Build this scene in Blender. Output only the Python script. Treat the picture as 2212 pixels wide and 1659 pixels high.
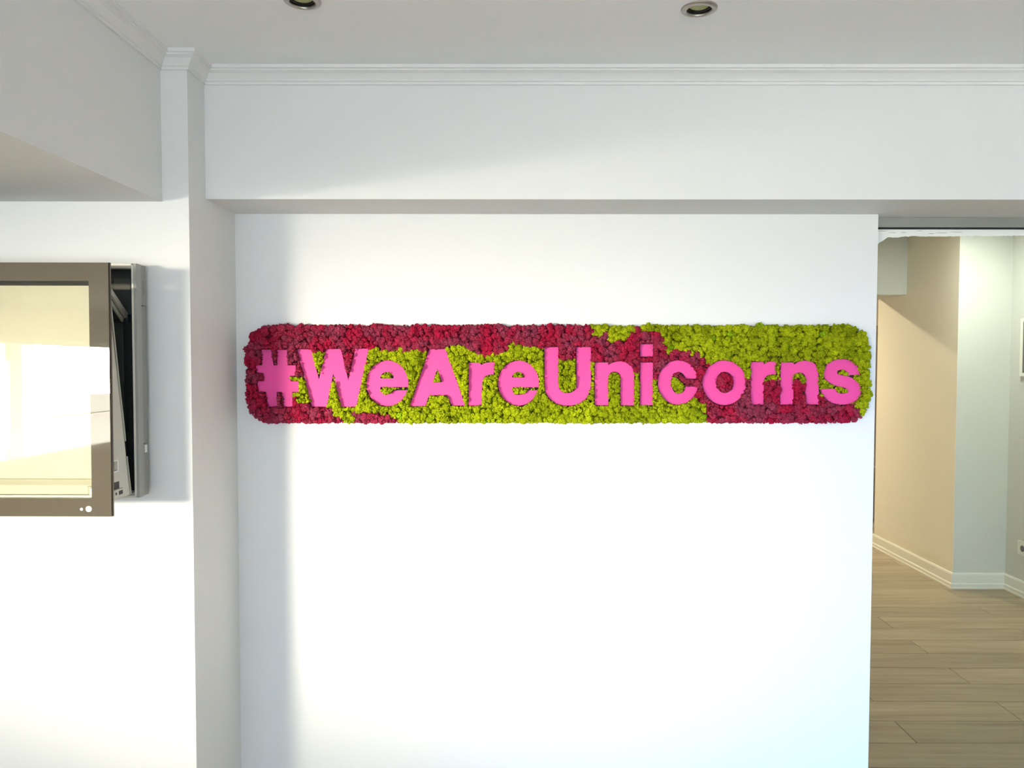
import bpy, bmesh, math, random
import numpy as np
from mathutils import Vector, Euler, Matrix, noise

random.seed(7)
RNG = np.random.default_rng(7)
for o in list(bpy.data.objects):
    bpy.data.objects.remove(o)
scene = bpy.context.scene
COL = scene.collection

# ------------------------------------------------------------------ camera
W, H, F = 2212.0, 1659.0, 1680.0
CAMZ = 1.65
cam = bpy.data.cameras.new('camera')
cam.sensor_fit = 'HORIZONTAL'
cam.sensor_width = 36.0
cam.lens = 36.0 * F / W
cam.clip_start = 0.05
camo = bpy.data.objects.new('camera', cam)
COL.objects.link(camo)
camo.location = (0, 0, CAMZ)
PITCH, YAW, ROLL = math.radians(-2.10), math.radians(0.2), math.radians(0.08)
RM = (Matrix.Rotation(YAW, 3, 'Z') @ Matrix.Rotation(math.pi / 2 + PITCH, 3, 'X') @ Matrix.Rotation(ROLL, 3, 'Z'))
camo.rotation_euler = RM.to_euler('XYZ')
scene.camera = camo

# ------------------------------------------------------------------ sky, sun, daylight, exposure
world = bpy.data.worlds.new('sky')
scene.world = world
world.use_nodes = True
bg = world.node_tree.nodes['Background']
bg.inputs['Color'].default_value = (0.62, 0.78, 1.0, 1)
bg.inputs['Strength'].default_value = 3.5

sun = bpy.data.lights.new('sun', 'SUN')
sun.energy = 42.0
sun.angle = math.radians(0.6)
sun.color = (1.0, 0.97, 0.92)
suno = bpy.data.objects.new('sun', sun)
COL.objects.link(suno)
suno.rotation_euler = Vector((-0.56, 0.04, -0.80)).to_track_quat('-Z', 'Y').to_euler()


def area(name, loc, direction, sx, sy, power, color, spread=180):
    l = bpy.data.lights.new(name, 'AREA')
    l.shape = 'RECTANGLE'
    l.size, l.size_y = sx, sy
    l.energy = power
    l.color = color
    l.spread = math.radians(spread)
    ob = bpy.data.objects.new(name, l)
    COL.objects.link(ob)
    ob.location = loc
    ob.rotation_euler = Vector(direction).to_track_quat('-Z', 'Y').to_euler()
    return ob


# daylight bounced off the sunlit street, entering low through the shop window in the side wall
area('street_daylight', (-7.0, -9.1, 1.68), (6.42, 12.0, -0.36), 2.4, 1.1, 39, (1.0, 0.90, 0.71), spread=18)
# two added cool fill lamps outside the rear glazing, behind the camera
area('rear_ceiling_fill', (-0.2, -7.3, 0.25), (0, 1, 1.4), 6.4, 1.2, 200, (0.54, 0.78, 1.0))  # added fill, tilted up to lift the ceiling
area('blue_pool_fill', (2.2, -7.6, 0.7), (-0.5, 10.2, -0.45), 2.4, 1.4, 17, (0.12, 0.44, 1.0), spread=18)  # added narrow lamp for the blue pool low on the sign wall's right

scene.view_settings.view_transform = 'Standard'
scene.view_settings.look = 'None'
scene.view_settings.exposure = 0.25
scene.view_settings.gamma = 1.0
scene.view_settings.use_curve_mapping = False
scene.cycles.max_bounces = 12
scene.cycles.diffuse_bounces = 8


# ------------------------------------------------------------------ helpers
def ray(u, v):
    return RM @ Vector(((u - W / 2) / F, -(v - H / 2) / F, -1.0))


def on_y(u, v, y):
    d = ray(u, v)
    t = y / d.y
    return Vector((d.x * t, y, CAMZ + d.z * t))


def on_z(u, v, z):
    d = ray(u, v)
    t = (z - CAMZ) / d.z
    return Vector((d.x * t, d.y * t, z))


def on_x(u, v, x):
    d = ray(u, v)
    t = x / d.x
    return Vector((x, d.y * t, CAMZ + d.z * t))


def tag(o, label=None, cat=None, group=None, kind=None):
    if label: o['label'] = label
    if cat: o['category'] = cat
    if group: o['group'] = group
    if kind: o['kind'] = kind
    return o


def empty(name, loc):
    o = bpy.data.objects.new(name, None)
    COL.objects.link(o)
    o.location = loc
    o.empty_display_size = 0.1
    return o


def link(name, me, mat, parent=None):
    if mat is not None and not me.materials:
        me.materials.append(mat)
    o = bpy.data.objects.new(name, me)
    COL.objects.link(o)
    if parent is not None:
        o.parent = parent
        p = parent
        off = Vector((0, 0, 0))
        while p is not None:
            off += p.location
            p = p.parent
        o.location = -off            # geometry is written in world coordinates
    return o


def add_box(bm, x0, x1, y0, y1, z0, z1, bev=0.0):
    vs = [bm.verts.new(p) for p in
          ((x0, y0, z0), (x1, y0, z0), (x1, y1, z0), (x0, y1, z0), (x0, y0, z1), (x1, y0, z1), (x1, y1, z1), (x0, y1, z1))]
    fs = [bm.faces.new([vs[i] for i in f]) for f in
          ((0, 3, 2, 1), (4, 5, 6, 7), (0, 1, 5, 4), (1, 2, 6, 5), (2, 3, 7, 6), (3, 0, 4, 7))]
    if bev > 0:
        es = list({e for f in fs for e in f.edges})
        bmesh.ops.bevel(bm, geom=es, offset=bev, segments=2, profile=0.5, affect='EDGES')
    return vs


def boxes(name, lst, mat, parent=None, bev=0.0):
    bm = bmesh.new()
    for b in lst:
        add_box(bm, *b, bev=bev)
    me = bpy.data.meshes.new(name)
    bm.to_mesh(me)
    bm.free()
    return link(name, me, mat, parent)


def add_prism(bm, poly, axis, a, b):
    """poly: list of 2D points; axis 'x' -> (y,z), 'y' -> (x,z), 'z' -> (x,y)"""
    def P(p, t):
        return {'x': (t, p[0], p[1]), 'y': (p[0], t, p[1]), 'z': (p[0], p[1], t)}[axis]
    va = [bm.verts.new(P(p, a)) for p in poly]
    vb = [bm.verts.new(P(p, b)) for p in poly]
    n = len(poly)
    bm.faces.new(va)
    bm.faces.new(vb)
    for i in range(n):
        bm.faces.new((va[i], va[(i + 1) % n], vb[(i + 1) % n], vb[i]))
    bmesh.ops.recalc_face_normals(bm, faces=bm.faces[:])


def prism(name, poly, axis, a, b, mat, parent=None):
    bm = bmesh.new()
    add_prism(bm, poly, axis, a, b)
    me = bpy.data.meshes.new(name)
    bm.to_mesh(me)
    bm.free()
    return link(name, me, mat, parent)


def bar(name, p0, p1, w, t, mat, parent=None, bev=0.0):
    p0, p1 = Vector(p0), Vector(p1)
    d = p1 - p0
    q = d.to_track_quat('Z', 'Y').to_matrix()
    bm = bmesh.new()
    add_box(bm, -w / 2, w / 2, -t / 2, t / 2, 0, d.length, bev)
    for v in bm.verts:
        v.co = q @ v.co + p0
    me = bpy.data.meshes.new(name)
    bm.to_mesh(me)
    bm.free()
    return link(name, me, mat, parent)


def lathe(name, prof, centre, mat, parent=None, seg=48, axis='z', smooth=True):
    bm = bmesh.new()
    rings = []
    for r, h in prof:
        ring = []
        for i in range(seg):
            a = 2 * math.pi * i / seg
            c, s = r * math.cos(a), r * math.sin(a)
            p = {'z': (c, s, h), 'y': (c, h, s), 'x': (h, c, s)}[axis]
            ring.append(bm.verts.new(Vector(p) + Vector(centre)))
        rings.append(ring)
    for k in range(len(rings) - 1):
        for i in range(seg):
            j = (i + 1) % seg
            bm.faces.new((rings[k][i], rings[k][j], rings[k + 1][j], rings[k + 1][i]))
    if prof[0][0] > 1e-6 and prof[0][0] < 0.5 * max(p[0] for p in prof):
        pass
    bmesh.ops.remove_doubles(bm, verts=bm.verts[:], dist=1e-6)
    bmesh.ops.recalc_face_normals(bm, faces=bm.faces[:])
    me = bpy.data.meshes.new(name)
    bm.to_mesh(me)
    bm.free()
    if smooth:
        for p in me.polygons: p.use_smooth = True
    return link(name, me, mat, parent)


def filled(name, loops, to3d, thick_vec, bevel=0.0):
    """2D outline with holes -> solid mesh. loops in 2D, to3d maps (x, y, h)."""
    cu = bpy.data.curves.new(name, 'CURVE')
    cu.dimensions = '2D'
    cu.fill_mode = 'BOTH'
    cu.extrude = thick_vec / 2 - bevel
    cu.bevel_depth = bevel
    cu.bevel_resolution = 1
    if bevel: cu.offset = -bevel
    for lp in loops:
        sp = cu.splines.new('POLY')
        sp.points.add(len(lp) - 1)
        for i, (x, y) in enumerate(lp):
            sp.points[i].co = (x, y, 0, 1)
        sp.use_cyclic_u = True
    ob = bpy.data.objects.new(name, cu)
    me = bpy.data.meshes.new_from_object(ob)
    bpy.data.objects.remove(ob)
    bpy.data.curves.remove(cu)
    me.name = name
    for v in me.vertices:
        v.co = to3d(*v.co)
    bm = bmesh.new()
    bm.from_mesh(me)
    bmesh.ops.remove_doubles(bm, verts=bm.verts[:], dist=1e-6)
    bmesh.ops.recalc_face_normals(bm, faces=bm.faces[:])
    bm.to_mesh(me)
    bm.free()
    me.materials.clear()
    return me


# ------------------------------------------------------------------ materials
def mat(name, color, rough=0.5, metal=0.0, spec=0.5, bump=0.0, bscale=50.0, var=0.0, vscale=3.0, coat=0.0, ior=1.45):
    m = bpy.data.materials.new(name)
    m.use_nodes = True
    nt = m.node_tree
    b = nt.nodes['Principled BSDF']
    b.inputs['Base Color'].default_value = (*color, 1)
    b.inputs['Roughness'].default_value = rough
    b.inputs['Metallic'].default_value = metal
    b.inputs['Specular IOR Level'].default_value = spec
    b.inputs['IOR'].default_value = ior
    b.inputs['Coat Weight'].default_value = coat
    tc = nt.nodes.new('ShaderNodeTexCoord')
    if var > 0:
        n = nt.nodes.new('ShaderNodeTexNoise')
        n.inputs['Scale'].default_value = vscale
        n.inputs['Detail'].default_value = 4
        nt.links.new(tc.outputs['Object'], n.inputs['Vector'])
        mx = nt.nodes.new('ShaderNodeMix')
        mx.data_type = 'RGBA'
        mx.inputs['A'].default_value = (*[c * (1 - var) for c in color], 1)
        mx.inputs['B'].default_value = (*[min(1, c * (1 + var)) for c in color], 1)
        nt.links.new(n.outputs['Fac'], mx.inputs['Factor'])
        nt.links.new(mx.outputs['Result'], b.inputs['Base Color'])
    if bump > 0:
        n2 = nt.nodes.new('ShaderNodeTexNoise')
        n2.inputs['Scale'].default_value = bscale
        n2.inputs['Detail'].default_value = 3
        nt.links.new(tc.outputs['Object'], n2.inputs['Vector'])
        bp = nt.nodes.new('ShaderNodeBump')
        bp.inputs['Strength'].default_value = bump
        bp.inputs['Distance'].default_value = 0.002
        nt.links.new(n2.outputs['Fac'], bp.inputs['Height'])
        nt.links.new(bp.outputs['Normal'], b.inputs['Normal'])
    return m


def glass_mat(name, tint, dark=None, refl=1.5):
    """thin pane: clear transmission plus a fresnel mirror"""
    m = bpy.data.materials.new(name)
    m.use_nodes = True
    nt = m.node_tree
    nt.nodes.clear()
    out = nt.nodes.new('ShaderNodeOutputMaterial')
    tr = nt.nodes.new('ShaderNodeBsdfTransparent')
    tr.inputs['Color'].default_value = (*tint, 1)
    gl = nt.nodes.new('ShaderNodeBsdfGlossy')
    gl.inputs['Roughness'].default_value = 0.0
    fr = nt.nodes.new('ShaderNodeFresnel')
    ge = nt.nodes.new('ShaderNodeNewGeometry')      # same reflectance from either face of the thin pane
    mi = nt.nodes.new('ShaderNodeMix')
    mi.inputs['A'].default_value = refl
    mi.inputs['B'].default_value = 1.0 / refl
    nt.links.new(ge.outputs['Backfacing'], mi.inputs['Factor'])
    nt.links.new(mi.outputs['Result'], fr.inputs['IOR'])
    mx = nt.nodes.new('ShaderNodeMixShader')
    nt.links.new(fr.outputs[0], mx.inputs[0])
    nt.links.new(tr.outputs[0], mx.inputs[1])
    nt.links.new(gl.outputs[0], mx.inputs[2])
    nt.links.new(mx.outputs[0], out.inputs['Surface'])
    return m


def wood_mat(name, c0, c1, c2, stretch=(0.9, 11, 11), rough=0.45):
    m = bpy.data.materials.new(name)
    m.use_nodes = True
    nt = m.node_tree
    b = nt.nodes['Principled BSDF']
    tc = nt.nodes.new('ShaderNodeTexCoord')
    oi = nt.nodes.new('ShaderNodeObjectInfo')
    vm = nt.nodes.new('ShaderNodeVectorMath'); vm.operation = 'ADD'
    sc = nt.nodes.new('ShaderNodeVectorMath'); sc.operation = 'SCALE'
    cx = nt.nodes.new('ShaderNodeCombineXYZ')
    for i in range(3): nt.links.new(oi.outputs['Random'], cx.inputs[i])
    nt.links.new(cx.outputs[0], sc.inputs[0]); sc.inputs['Scale'].default_value = 37.0
    nt.links.new(tc.outputs['Object'], vm.inputs[0]); nt.links.new(sc.outputs[0], vm.inputs[1])
    mp = nt.nodes.new('ShaderNodeMapping')
    mp.inputs['Scale'].default_value = stretch
    nt.links.new(vm.outputs[0], mp.inputs['Vector'])
    n = nt.nodes.new('ShaderNodeTexNoise')
    n.inputs['Scale'].default_value = 1.0
    n.inputs['Detail'].default_value = 7
    n.inputs['Roughness'].default_value = 0.62
    n.inputs['Distortion'].default_value = 0.8
    nt.links.new(mp.outputs[0], n.inputs['Vector'])
    mp2 = nt.nodes.new('ShaderNodeMapping')
    mp2.inputs['Scale'].default_value = tuple(q * 5.5 if q > 5 else q * 2.2 for q in stretch)
    nt.links.new(vm.outputs[0], mp2.inputs['Vector'])
    wv = nt.nodes.new('ShaderNodeTexNoise')
    wv.inputs['Scale'].default_value = 1.0
    wv.inputs['Detail'].default_value = 4
    nt.links.new(mp2.outputs[0], wv.inputs['Vector'])
    mixf = nt.nodes.new('ShaderNodeMix')
    mixf.inputs['Factor'].default_value = 0.30
    nt.links.new(n.outputs['Fac'], mixf.inputs['A'])
    nt.links.new(wv.outputs['Fac'], mixf.inputs['B'])
    cr = nt.nodes.new('ShaderNodeValToRGB')
    e = cr.color_ramp.elements
    e[0].position = 0.25; e[0].color = (*c0, 1)
    e[1].position = 0.75; e[1].color = (*c2, 1)
    k = e.new(0.48); k.color = (*c1, 1)
    nt.links.new(mixf.outputs['Result'], cr.inputs['Fac'])
    hs = nt.nodes.new('ShaderNodeHueSaturation')
    mr = nt.nodes.new('ShaderNodeMapRange')
    mr.inputs['To Min'].default_value = 0.86; mr.inputs['To Max'].default_value = 1.12
    nt.links.new(oi.outputs['Random'], mr.inputs['Value'])
    nt.links.new(mr.outputs[0], hs.inputs['Value'])
    nt.links.new(cr.outputs[0], hs.inputs['Color'])
    nt.links.new(hs.outputs[0], b.inputs['Base Color'])
    b.inputs['Roughness'].default_value = rough
    bp = nt.nodes.new('ShaderNodeBump')
    bp.inputs['Strength'].default_value = 0.05
    bp.inputs['Distance'].default_value = 0.001
    nt.links.new(n.outputs['Fac'], bp.inputs['Height'])
    nt.links.new(bp.outputs['Normal'], b.inputs['Normal'])
    return m


M = {}
M['wall'] = mat('white_plaster', (0.745, 0.745, 0.745), 0.6, bump=0.10, bscale=220, var=0.012, vscale=2.0, spec=0.3)
M['ceil'] = mat('ceiling_paint', (0.875, 0.885, 0.90), 0.75, bump=0.08, bscale=160, var=0.012, vscale=1.5, spec=0.2)
M['hall'] = mat('hall_paint', (0.60, 0.61, 0.575), 0.6, bump=0.10, bscale=200, var=0.015, vscale=2.0, spec=0.3)
M['hallw'] = mat('hall_cream_paint', (0.76, 0.71, 0.60), 0.55, bump=0.10, bscale=200, var=0.03, vscale=2.5, spec=0.3)
M['trim'] = mat('trim_white', (0.755, 0.755, 0.755), 0.45, bump=0.03, bscale=90)
M['skirt'] = mat('skirting_white', (0.78, 0.77, 0.71), 0.35, bump=0.02, bscale=90)
M['plank'] = wood_mat('oak_laminate', (0.20, 0.155, 0.10), (0.36, 0.29, 0.20), (0.50, 0.42, 0.31))
M['sub'] = mat('subfloor_dark', (0.10, 0.075, 0.05), 0.9, bump=0.1)
M['cabwood'] = wood_mat('cabinet_wood', (0.20, 0.12, 0.075), (0.34, 0.22, 0.14), (0.42, 0.29, 0.19), stretch=(26, 26, 1.6))
M['track'] = mat('grey_aluminium', (0.30, 0.30, 0.265), 0.45, metal=0.35, bump=0.03, bscale=300)
M['trackgap'] = mat('black_gasket', (0.01, 0.01, 0.009), 0.7, bump=0.03)
M['glass'] = glass_mat('clear_pane', (0.905, 0.925, 0.89), refl=1.5)
M['winglass'] = glass_mat('window_pane', (0.97, 0.98, 0.98), refl=1.25)
M['pane_white'] = mat('matte_white', (0.86, 0.87, 0.82), 0.8, bump=0.5, bscale=300)
M['frame'] = mat('window_frame_white', (0.7, 0.7, 0.68), 0.4, bump=0.02)
M['stone'] = mat('facade_stone', (0.79, 0.75, 0.66), 0.85, bump=0.4, bscale=12, var=0.10, vscale=1.2)
M['asphalt'] = mat('street_paving', (0.42, 0.40, 0.36), 0.9, bump=0.4, bscale=30, var=0.1, vscale=1.0)
M['darkwin'] = mat('facade_window_glass', (0.10, 0.10, 0.10), 0.2, bump=0.02)
M['letter'] = mat('pink_lacquer', (0.74, 0.066, 0.30), 0.55, spec=0.25, bump=0.05, bscale=120, var=0.02, vscale=6)
M['board'] = mat('backing_board', (0.05, 0.03, 0.02), 0.9, bump=0.1)
M['nickel'] = mat('brushed_nickel', (0.42, 0.39, 0.35), 0.34, metal=0.85, bump=0.05, bscale=250, var=0.12, vscale=40)
M['canblack'] = mat('lamp_can_black', (0.02, 0.018, 0.016), 0.3, bump=0.02)
M['bulb'] = mat('frosted_lamp_glass', (0.50, 0.55, 0.26), 0.35, bump=0.6, bscale=700, var=0.2, vscale=300)
M['grey'] = mat('housing_grey', (0.36, 0.355, 0.33), 0.5, bump=0.03, bscale=200)
M['greyd'] = mat('housing_grey_rear', (0.30, 0.30, 0.28), 0.55, bump=0.03, bscale=200)
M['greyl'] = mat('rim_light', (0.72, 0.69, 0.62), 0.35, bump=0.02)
M['inner'] = mat('housing_dark', (0.022, 0.024, 0.021), 0.45, bump=0.05, bscale=120)
M['innerg'] = mat('housing_dark_cover', (0.045, 0.05, 0.046), 0.45, bump=0.05, bscale=120)
M['cream'] = mat('module_cream', (0.60, 0.59, 0.53), 0.5, bump=0.04, bscale=60, var=0.03)
M['creamd'] = mat('module_edge', (0.38, 0.38, 0.32), 0.45, bump=0.03)
M['steel'] = mat('strut_steel', (0.50, 0.49, 0.43), 0.4, metal=0.6, bump=0.03)
M['white'] = mat('white_plastic', (0.85, 0.84, 0.78), 0.4, bump=0.02)
M['bezel'] = mat('smoked_bezel_glass', (0.10, 0.082, 0.055), 0.0, spec=0.5, ior=1.75, bump=0.0, var=0.05)
M['aper'] = glass_mat('clear_screen_glass', (0.95, 0.94, 0.88), refl=1.5)
M['edge'] = mat('panel_edge_brown', (0.09, 0.06, 0.035), 0.3, bump=0.02)
M['paneldark'] = mat('dark_panel_glass', (0.09, 0.095, 0.07), 0.15, bump=0.02)
M['rocker'] = mat('socket_dark', (0.10, 0.09, 0.07), 0.4, bump=0.02)
M['unseen'] = mat('grey_wall_paint', (0.46, 0.46, 0.46), 0.7, bump=0.1, bscale=200, var=0.02)


def emit_mat(name, color, strength):
    m = bpy.data.materials.new(name)
    m.use_nodes = True
    nt = m.node_tree
    nt.nodes.clear()
    out = nt.nodes.new('ShaderNodeOutputMaterial')
    em = nt.nodes.new('ShaderNodeEmission')
    em.inputs['Color'].default_value = (*color, 1)
    em.inputs['Strength'].default_value = strength
    nt.links.new(em.outputs[0], out.inputs['Surface'])
    return m


# ------------------------------------------------------------------ room shell
HC = 2.605                       # ceiling height
D0, D1, D2 = 2.491, 2.627, 2.90  # display wall, main beam, sign wall
XC = -1.038                      # corner between display wall and sign recess
XE = 1.343                       # free end of the sign wall
XB = -1.1225                     # face of the dropped ceiling
ZB = 2.138                       # underside of the dropped ceiling and of the hall beam
ZM = on_y(1100, 430.5, D1).z     # underside of the main beam
XR = 3.49
SW = 'structure'

o = boxes('wall_back', [(XC, XE, D2, 3.02, 0, ZM), (XC, XR, 2.96, 3.02, ZM, HC)], M['wall'])
tag(o, 'white plaster partition wall carrying the moss sign', kind=SW)
o = boxes('beam_main', [(XC, XR, D1, 2.96, ZM, HC)], M['wall'])
tag(o, 'white ceiling beam running above the moss sign wall', kind=SW)
o = boxes('wall_left', [(-4.0, XC, D0, 3.02, 0, HC)], M['wall'])
tag(o, 'white wall block behind the opened display kiosk', kind=SW)
o = boxes('ceiling_drop', [(-4.0, XB, -6.5, D0, ZB, HC)], M['wall'])
tag(o, 'white dropped ceiling over the display side of the room', kind=SW)
o = boxes('wall_window_side', [(-4.2, -4.0, -6.7, 3.02, 0, 0.8), (-4.2, -4.0, -6.7, 3.02, 1.85, HC),
                               (-4.2, -4.0, -0.6, 3.02, 0.8, 1.85),
                               (-4.2, -4.0, -6.7, -6.2, 0.8, 1.85)], M['unseen'])
tag(o, 'grey side wall with the wide shop window', kind=SW)
o = boxes('wall_rear', [(-4.0, -3.6, -6.7, -6.5, 0, HC), (3.2, XR, -6.7, -6.5, 0, HC), (-3.6, 3.2, -6.7, -6.5, 2.4, HC)], M['unseen'])
tag(o, 'grey rear wall around the glazed shopfront', kind=SW)
o = boxes('wall_right', [(XR, 3.65, -6.7, 2.99, 0, HC)], M['wall'])
tag(o, 'white wall along the right of the room', kind=SW)
o = boxes('wall_hall_right', [(XR, 3.65, 2.99, 5.49, 0, HC)], M['hall'])
tag(o, 'pale wall along the right of the hallway', kind=SW)
o = boxes('wall_hall_corner', [(3.12, 3.65, 5.49, 6.70, 0, HC)], M['hall'])
tag(o, 'pale projecting wall block in the hallway', kind=SW)
o = boxes('wall_hall_cream', [(3.117, 3.12, 5.49, 6.70, 0, HC)], M['hallw'])
tag(o, 'cream painted side of the hallway wall block', kind=SW)
o = boxes('wall_far', [(-1.2, 4.9, 9.0, 9.2, 0, HC)], M['hallw'])
tag(o, 'cream end wall of the room behind the hallway', kind=SW)
o = boxes('wall_far_right', [(4.7, 4.9, 6.70, 9.0, 0, HC)], M['hallw'])
tag(o, 'cream right wall of the room behind the hallway', kind=SW)
o = boxes('wall_far_left', [(-1.2, -1.0, 3.02, 9.0, 0, HC)], M['hallw'])
tag(o, 'cream left wall of the room behind the hallway', kind=SW)
o = boxes('wall_far_return', [(3.65, 4.9, 6.60, 6.70, 0, HC)], M['hallw'])
tag(o, 'short cream return wall behind the hallway block', kind=SW)
o = boxes('beam_hall', [(-1.0, 3.117, 6.22, 6.69, ZB, HC)], M['hall'])
tag(o, 'pale beam crossing the hallway behind the glass door', kind=SW)

# downlight positions on the ceiling
DL = [on_z(653, 2.0, HC), on_z(1510.5, 18.5, HC)]
HALL_LAMP = (2.92, 4.90)
FAR_LAMP = (1.75, 7.75)


def circ(cx, cy, r, n=40):
    return [(cx + r * math.cos(2 * math.pi * i / n), cy + r * math.sin(2 * math.pi * i / n)) for i in range(n)]


me = filled('ceiling', [[(-4.2, -6.7), (4.9, -6.7), (4.9, 9.2), (-4.2, 9.2)]] +
            [circ(p.x, p.y, 0.040) for p in DL], lambda x, y, z: Vector((x, y, HC + 0.06 + z)), 0.12)
o = link('ceiling', me, M['ceil'])
tag(o, 'flat white painted ceiling', kind=SW)

# cornice moulding swept along the ceiling edge
prof = [(0, -0.055), (0.007, -0.055), (0.007, -0.047), (0.012, -0.044), (0.012, -0.040), (0.016, -0.034), (0.024, -0.024),
        (0.034, -0.018), (0.036, -0.018), (0.036, -0.013), (0.042, -0.011), (0.042, 0.0), (0, 0)]


def sweep(name, path, mt, profile, zref, side=1):
    """mitred sweep of (offset, height) along a 2D path; offset to the left of travel * side"""
    bm = bmesh.new()
    rings = []
    n = len(path)
    for i, p in enumerate(path):
        p = Vector(p)
        dirs = []
        if i > 0: dirs.append((p - Vector(path[i - 1])).normalized())
        if i < n - 1: dirs.append((Vector(path[i + 1]) - p).normalized())
        ns = [Vector((-d.y, d.x)) * side for d in dirs]
        m = ns[0] if len(ns) == 1 else (ns[0] + ns[1]) / (1 + ns[0].dot(ns[1]))
        rings.append([bm.verts.new((p.x + m.x * a, p.y + m.y * a, zref + h)) for a, h in profile])
    k = len(profile)
    for i in range(n - 1):
        for j in range(k):
            bm.faces.new((rings[i][j], rings[i][(j + 1) % k], rings[i + 1][(j + 1) % k], rings[i + 1][j]))
    bm.faces.new(rings[0]); bm.faces.new(rings[-1])
    bmesh.ops.recalc_face_normals(bm, faces=bm.faces[:])
    me = bpy.data.meshes.new(name)
    bm.to_mesh(me); bm.free()
    return link(name, me, mt)


o = sweep('trim_1', [(XB, -6.5), (XB, D0), (XC, D0), (XC, D1), (XR, D1)], M['trim'], prof, HC, side=-1)
tag(o, 'white stepped cornice moulding along the ceiling edge', kind=SW)

skirt = [(0, 0), (0.024, 0), (0.024, 0.010), (0.020, 0.013), (0.020, 0.033), (0.014, 0.040), (0.014, 0.098), (0.009, 0.110), (0, 0.110)]
o = sweep('baseboard_hall', [(3.40, 6.704), (3.117, 6.70), (3.117, 5.49), (XR, 5.49), (XR, 3.03)], M['skirt'], skirt, 0.0, side=-1)
tag(o, 'white two-step skirting board around the hallway corner', kind=SW)
o = sweep('baseboard_right', [(XR, 2.95), (XR, -6.5)], M['skirt'], skirt, 0.0, side=-1)
tag(o, 'white skirting board along the right wall of the room', kind=SW)
o = sweep('baseboard_back', [(-4.0, D0), (XC, D0), (XC, D2), (XE, D2)], M['skirt'], [(p, q * 0.55) for p, q in skirt], 0.0, side=-1)
tag(o, 'white skirting board below the moss sign and display', kind=SW)

# ------------------------------------------------------------------ floor planks
floor = boxes('floor', [(-4.2, 4.9, -6.7, 9.2, -0.08, -0.014)], M['sub'])
tag(floor, 'grey-brown oak laminate floor of long planks', kind=SW)
PW, PL = 0.2003, 1.33
plank_cache = {}


def plank_mesh(L):
    key = round(L, 3)
    if key not in plank_cache:
        bm = bmesh.new()
        g = 0.0012
        x0, x1, y0, y1, z0, z1, b = g, L - g, g, PW - g, -0.012, 0.0, 0.0012
        lo = [bm.verts.new(p) for p in ((x0, y0, z0), (x1, y0, z0), (x1, y1, z0), (x0, y1, z0))]
        mi = [bm.verts.new(p) for p in ((x0, y0, z1 - b), (x1, y0, z1 - b), (x1, y1, z1 - b), (x0, y1, z1 - b))]
        up = [bm.verts.new(p) for p in ((x0 + b, y0 + b, z1), (x1 - b, y0 + b, z1), (x1 - b, y1 - b, z1), (x0 + b, y1 - b, z1))]
        bm.faces.new(up)
        for i in range(4):
            j = (i + 1) % 4
            bm.faces.new((lo[i], lo[j], mi[j], mi[i]))
            bm.faces.new((mi[i], mi[j], up[j], up[i]))
        me = bpy.data.meshes.new('plank')
        bm.to_mesh(me); bm.free()
        me.materials.append(M['plank'])
        plank_cache[key] = me
    return plank_cache[key]


ROW0 = 5.470
n_rows_dn = int((ROW0 + 6.5) / PW)
rows = []
for k in range(-17, n_rows_dn + 1):
    y0 = ROW0 - (k + 1) * PW
    rows.append((k, y0))
for k, y0 in rows:
    start = 2.30 if k % 2 == 1 else 1.72
    xlo, xhi = (-4.0, XR) if y0 < 2.7 else (-1.0, XR)
    if y0 > 5.38: xhi = 3.12
    if y0 > 6.60: xhi = 4.7
    js = [start + PL * i for i in range(-6, 4)]
    edges = [xlo] + [j for j in js if xlo + 0.05 < j < xhi - 0.05] + [xhi]
    for a, b in zip(edges[:-1], edges[1:]):
        if 2.4 < y0 < 2.95 and b < XE + 0.2: pass
        p = bpy.data.objects.new('plank', plank_mesh(b - a))
        COL.objects.link(p)
        p.parent = floor
        p.location = (a, y0, 0)

# ------------------------------------------------------------------ shop window, entrance, street outside
f = 0.05
z0, z1 = 0.8, 1.85
for nm, y0, y1, lab in (('window_1', -6.2, -0.6, 'wide white framed shop window in the side wall'),):
    win = empty(nm, (-4.1, (y0 + y1) / 2, 0.8))
    tag(win, lab, kind=SW)
    boxes('window_frame', [(-4.14, -4.06, y0, y1, z0, z0 + f), (-4.14, -4.06, y0, y1, z1 - f, z1),
                           (-4.14, -4.06, y0, y0 + f, z0 + f, z1 - f), (-4.14, -4.06, y1 - f, y1, z0 + f, z1 - f)], M['frame'], win)
    boxes('pane', [(-4.103, -4.097, y0 + f, y1 - f, z0 + f, z1 - f)], M['winglass'], win)
door = empty('door_2', (-0.2, -6.6, 0))
tag(door, 'white framed glazed shopfront with entrance in the rear wall', kind=SW)
xm = [-3.6, -1.9, -0.2, 1.5, 3.2]
boxes('door_frame', [(x - 0.03, x + 0.03, -6.64, -6.56, 0, 2.4) for x in xm] +
      [(a_ + 0.03, b_ - 0.03, -6.64, -6.56, 2.34, 2.4) for a_, b_ in zip(xm[:-1], xm[1:])], M['frame'], door)
for a_, b_ in zip(xm[:-1], xm[1:]):
    boxes('pane', [(a_ + 0.03, b_ - 0.03, -6.603, -6.597, 0, 2.34)], M['winglass'], door)

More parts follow.
